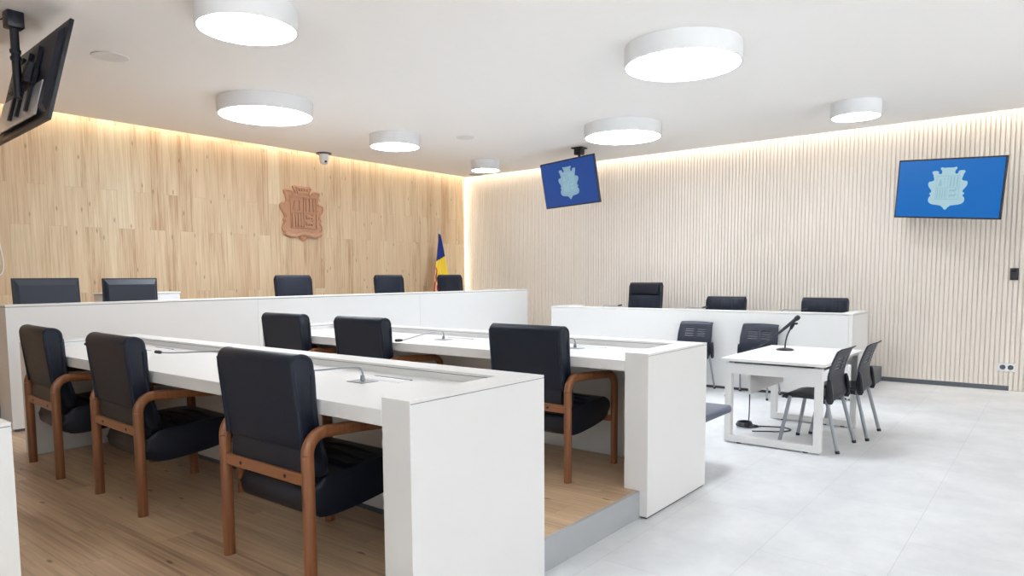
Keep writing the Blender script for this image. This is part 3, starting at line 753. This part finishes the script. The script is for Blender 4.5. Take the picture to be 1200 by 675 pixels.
# bracket: head, cross plate and two vertical rails, in the screen's frame
bm = B(); box(bm, -.12, -.055, -.30, .20, -.07, .05, .006, 1)
for y in (-.24, .0, .18): box(bm, -.085, -.055, y-.022, y+.022, -.27, .24, .004, 1)
box(bm, -.15, -.10, -.36, .0, -.09, .07, .012, 2)
obj('mount_bracket', bm, M['black'], tvl, False)
bm = B(); box(bm, -.062, -.050, -.46, .56, -.325, -.06, .003, 1); obj('metal_plate', bm, M['steel'], tvl, False)
bm = B(); tube(bm, curve_pts([(q.x-.06, q.y+.02, 3.32), (q.x-.12, q.y+.09, 3.30), (q.x-.2, q.y+.2, 3.34), (q.x-.3, q.y+.4, H-.004)], 6), .005, seg=8, up=(0, 0, 1)); set_parent_keep(obj('power_cable', bm, M['black']), tvl)

# white cable loop on the oak wall at the left edge
bm = B(); tube(bm, curve_pts([(2.45, YW-.0072, 2.15), (2.58, YW-.0072, 2.0), (2.635, YW-.0072, 1.75), (2.64, YW-.0072, 1.58), (2.60, YW-.0072, 1.50), (2.50, YW-.0072, 1.47)], 8), .007, seg=8, up=(0, 1, 0)); tag(obj('white_cable', bm, M['whiteplastic']), 'white cable looping down the oak wall at the left edge', 'cable')

# ------------------------------------------------------------------ flag
t = thing('flag_stand', 'pole with draped blue, yellow and red flag by the oak wall corner', 'flag', (9.36, 9.1, 0))
bm = B(); lathe(bm, [(0, 0), (.16, 0), (.16, .02), (.05, .05), (.025, .12), (0, .12)], 24); obj('base', bm, M['steel'], t)
bm = B(); tube(bm, [(0, 0, .1), (-.01, .0, 2.24)], .013, seg=12, up=(0, 1, 0)); obj('pole', bm, M['frame'], t)
bm = B(); lathe(bm, [(0, 2.24), (.016, 2.24), (.022, 2.26), (.010, 2.28), (.014, 2.31), (0, 2.36)], 12, (-.01, 0, 0)); obj('finial', bm, M['steel'], t)
fm, nt, b = new_mat('flag_cloth')
N, L = nt.nodes, nt.links
tc = N.new('ShaderNodeTexCoord'); sp = N.new('ShaderNodeSeparateXYZ'); L.new(tc.outputs['UV'], sp.inputs[0])
def fmath(op, a, b_, c=None):
    n_ = N.new('ShaderNodeMath'); n_.operation = op
    for i_, v_ in enumerate((a, b_, c)):
        if v_ is None: continue
        if isinstance(v_, (int, float)): n_.inputs[i_].default_value = v_
        else: L.new(v_, n_.inputs[i_])
    return n_.outputs[0]
U_, V_ = sp.outputs[0], sp.outputs[1]
A_ = fmath('MULTIPLY_ADD', U_, .07, V_)
cr = N.new('ShaderNodeValToRGB'); cr.color_ramp.interpolation = 'CONSTANT'
e = cr.color_ramp.elements; e[0].position = 0; e[0].color = s2l((24, 50, 126)); e[1].position = .345; e[1].color = s2l((244, 212, 66)); x = e.new(.86); x.color = s2l((205, 48, 58))
L.new(A_, cr.inputs[0])
vn = N.new('ShaderNodeTexVoronoi'); vn.inputs['Scale'].default_value = 11; L.new(tc.outputs['UV'], vn.inputs['Vector'])
cr2 = N.new('ShaderNodeValToRGB'); cr2.color_ramp.interpolation = 'CONSTANT'; e = cr2.color_ramp.elements
e[0].position = 0; e[0].color = s2l((196, 60, 62)); e[1].position = .45; e[1].color = s2l((238, 205, 160)); x = e.new(.75); x.color = s2l((170, 80, 66))
sc = N.new('ShaderNodeSeparateColor'); L.new(vn.outputs['Color'], sc.inputs[0]); L.new(sc.outputs[0], cr2.inputs[0])
B_ = fmath('LESS_THAN', fmath('MULTIPLY_ADD', V_, -1.5, fmath('ADD', U_, .62)), 0.0)
mx = N.new('ShaderNodeMix'); mx.data_type = 'RGBA'; L.new(B_, mx.inputs['Factor']); L.new(cr.outputs[0], mx.inputs['A']); L.new(cr2.outputs[0], mx.inputs['B'])
L.new(mx.outputs['Result'], b.inputs['Base Color']); b.inputs['Roughness'].default_value = .75
# draped cloth: hangs from the hoist at the pole top; rows run down, the fly edge falls in folds
bm = B(); uvl = bm.loops.layers.uv.new('UVMap'); NU, NV = 44, 26; g = []
for j in range(NV+1):
    v = j/NV; row = []
    for i in range(NU+1):
        u = i/NU
        z = 2.23 - v*1.42
        wd = .035+.56*v**.9
        x = -.02 + (u-.42)*wd
        y = -.03 - .035*math.sin(u*PI*7)*(.25+v) - .02*v
        # texture: the hanging cloth turns the bands into slanting ones
        tu = u
        row.append((bm.verts.new((x, y, z)), tu, v))
    g.append(row)
for j in range(NV):
    for i in range(NU):
        q = [g[j][i], g[j][i+1], g[j+1][i+1], g[j+1][i]]
        f = bm.faces.new([k[0] for k in q])
        for lo, k in zip(f.loops, q): lo[uvl].uv = (k[1], k[2])
o = obj('cloth', bm, fm, t, True, 80)
md = o.modifiers.new('thick', 'SOLIDIFY'); md.thickness = .004

# ------------------------------------------------------------------ ceiling lamps
def lamp(label, x, y, r, group):
    t = thing('ceiling_lamp', label, 'ceiling lamp', (x, y, H), 0, group)
    d = .16
    bm = B(); lathe(bm, [(0, -.001), (r, -.001), (r, -d), (r-.014, -d), (r-.014, -d+.012), (0, -d+.012)], 64); obj('housing', bm, M['lampbody'], t, True, 30)
    bm = B(); lathe(bm, [(0, -d+.010), (r-.015, -d+.010), (r-.015, -d+.002), (0, -d+.002)], 64); obj('diffuser', bm, M['lamp'], t, True, 30)
    return t
lg = 'round drum lamps on the ceiling'
for lab, x, y, r in (
    ('round drum lamp at top left, cut by the upper edge of picture', 2.879, 4.674, .35),
    ('large round drum lamp near the oak wall, left of dome camera', 4.479, 6.967, .50),
    ('medium round drum lamp in the middle, right of the dome camera', 6.632, 7.26, .34),
    ('largest looking round drum lamp, at upper right of the middle', 5.685, 2.626, .49),
    ('large round drum lamp just above the tilted hanging screen', 8.086, 4.547, .49),
    ('small round drum lamp at right, near slatted wall', 8.765, 1.935, .265),
    ('smallest looking round drum lamp near the far room corner', 9.057, 7.703, .245)):
    lamp(lab, x, y, r, lg)

# recessed ceiling speakers
def disc(nm, lab, cat, x, y, r, m):
    t = thing(nm, lab, cat, (x, y, H), 0)
    bm = B(); lathe(bm, [(0, -.0005), (r, -.0005), (r-.004, -.008), (r-.014, -.009), (r-.014, -.006), (0, -.006)], 40); obj('rim', bm, M['lampbody'], t, True, 30)
    bm = B(); lathe(bm, [(0, -.0062), (r-.015, -.0062), (r-.015, -.0085), (0, -.010)], 40); obj('grille', bm, m, t, True, 30)
disc('ceiling_speaker', 'flat round speaker in ceiling beside the upper left hanging screen', 'ceiling speaker', 2.736, 6.598, .148, M['grille'])
disc('ceiling_speaker', 'flat round speaker in ceiling right of the medium drum lamp', 'ceiling speaker', 7.36, 6.628, .125, M['grille'])
disc('ceiling_speaker', 'grey flat round speaker in ceiling at the far room corner', 'ceiling speaker', 10.1, 8.83, .15, M['slot'])

t = thing('security_camera', 'small white camera with dark lens hanging at the oak wall top', 'camera', (6.85, 9.12, H))
bm = B(); lathe(bm, [(0, -.001), (.115, -.001), (.12, -.018), (.1, -.022), (0, -.022)], 32); obj('mounting_ring', bm, M['plinth'], t)
bm = B(); lathe(bm, [(0, -.022), (.075, -.022), (.073, -.12), (.06, -.155), (.03, -.175), (0, -.18)], 32); obj('body', bm, M['whiteplastic'], t)
bm = B(); ctr = Vector((-.02, -.058, -.135)); dr = Vector((-.25, -.9, -.25)).normalized(); tube(bm, [ctr-dr*.01, ctr+dr*.022], .018, seg=16, up=(0, 0, 1)); obj('lens', bm, M['blackgloss'], t)

# ------------------------------------------------------------------ fittings on the slatted wall
t = thing('power_socket', 'white double power socket low on the slatted wall at right', 'socket', (XS, .50, .29))
bm = B(); box(bm, -.012, 0, -.09, .09, -.05, .05, .003, 2); pl = obj('plate', bm, M['whiteplastic'], t, False)
for y in (-.04, .04):
    bm = B(); tube(bm, [(-.0115, y, 0), (-.0135, y, 0)], .03, seg=20, up=(0, 0, 1)); obj('outlet', bm, M['slot'], t)
t = thing('card_reader', 'small black card reader on the slatted wall at right edge', 'card reader', (XS, .473, 1.436))
bm = B(); box(bm, -.022, 0, -.042, .042, -.075, .07, .005, 2); obj('body', bm, M['black'], t, False)
bm = B(); box(bm, -.0235, -.022, -.03, .03, .02, .055, .0005, 1); obj('display', bm, M['blackgloss'], t, False)

# ------------------------------------------------------------------ lights
def area(name, loc, size, dirv, power, col, sy=None):
    l = bpy.data.lights.new(name, 'AREA'); l.shape = 'RECTANGLE'; l.size = size; l.size_y = sy or size
    l.energy = power; l.color = col
    o = bpy.data.objects.new(name, l); COL.objects.link(o); o.location = loc
    o.rotation_euler = Vector(dirv).to_track_quat('-Z', 'Y').to_euler()
    return o
WARM = (1.0, .90, .76)
# LED strips lying in the ceiling coves
a = area('cove_light_wood', ((XL+XS)/2, YW-.08, 3.60), 14.7, (0, .12, -1), 55, WARM, .05)
b2 = area('cove_light_slats', (XS-.08, (YB+YW)/2, 3.60), .05, (.12, 0, -1), 70, WARM, 18.2)
a.rotation_euler = (math.radians(8), 0, 0)
b2.rotation_euler = (0, math.radians(-8), 0)
# vertical strip behind the end of the oak panel
v = area('corner_strip_light', (10.41, YW+.07, 1.75), .03, (.35, -1, 0), 4.5, (1, .88, .7), 3.2)
for i, (x0, x1) in enumerate(wins):  # added fill lights just outside the invented back windows
    area('added_window_fill_%d' % (i+1), ((x0+x1)/2, YB-.25, (zs0+zs1)/2), x1-x0, (0, 1, .9), 30, (.92, .96, 1.0), zs1-zs0)
for i, (y0, y1) in enumerate(wleft):  # weaker added fill from outside the invented left windows
    area('added_side_fill_%d' % (i+1), (XL-.25, (y0+y1)/2, (zs0+zs1)/2), y1-y0, (1, 0, .9), 15, (.92, .96, 1.0), zs1-zs0)

# added upward fill lights outside the invented windows, to brighten the ceiling
area('added_ceiling_fill', (3.0, YB-4.6, .05), 17, (0, .12, 1), 8600, (.90, .95, 1.0), 7)
area('added_side_ceiling_fill', (XL-4.2, -3.0, .05), 6, (.12, 0, 1), 6200, (.90, .95, 1.0), 11)

wd = bpy.data.worlds.new('World'); bpy.context.scene.world = wd; wd.use_nodes = True
nt = wd.node_tree
sky = nt.nodes.new('ShaderNodeTexSky'); sky.sky_type = 'HOSEK_WILKIE'
nt.links.new(sky.outputs[0], nt.nodes['Background'].inputs[0]); nt.nodes['Background'].inputs[1].default_value = .6

# ------------------------------------------------------------------ camera
cam = bpy.data.cameras.new('Camera'); co = bpy.data.objects.new('Camera', cam); COL.objects.link(co)
yaw, pitch, roll = .6689, .0834, -.0069
cam.sensor_fit = 'HORIZONTAL'; cam.sensor_width = 36; cam.lens = 816.02*36/1200; cam.shift_y = (391.96-337.5)/1200
cam.clip_start = .05
fw = Vector((math.cos(yaw)*math.cos(pitch), math.sin(yaw)*math.cos(pitch), -math.sin(pitch)))
rt = Vector((math.sin(yaw), -math.cos(yaw), 0)); up = rt.cross(fw)
rt2 = rt*math.cos(roll)+up*math.sin(roll); up2 = up*math.cos(roll)-rt*math.sin(roll)
mw = Matrix((rt2, up2, -fw)).transposed().to_4x4(); mw.translation = (0, 0, 1.45)
co.matrix_world = mw
sc_ = bpy.context.scene; sc_.camera = co
vs_ = sc_.view_settings; vs_.view_transform = 'Standard'; vs_.look = 'None'; vs_.gamma = 1; vs_.exposure = 0.42; vs_.use_curve_mapping = False
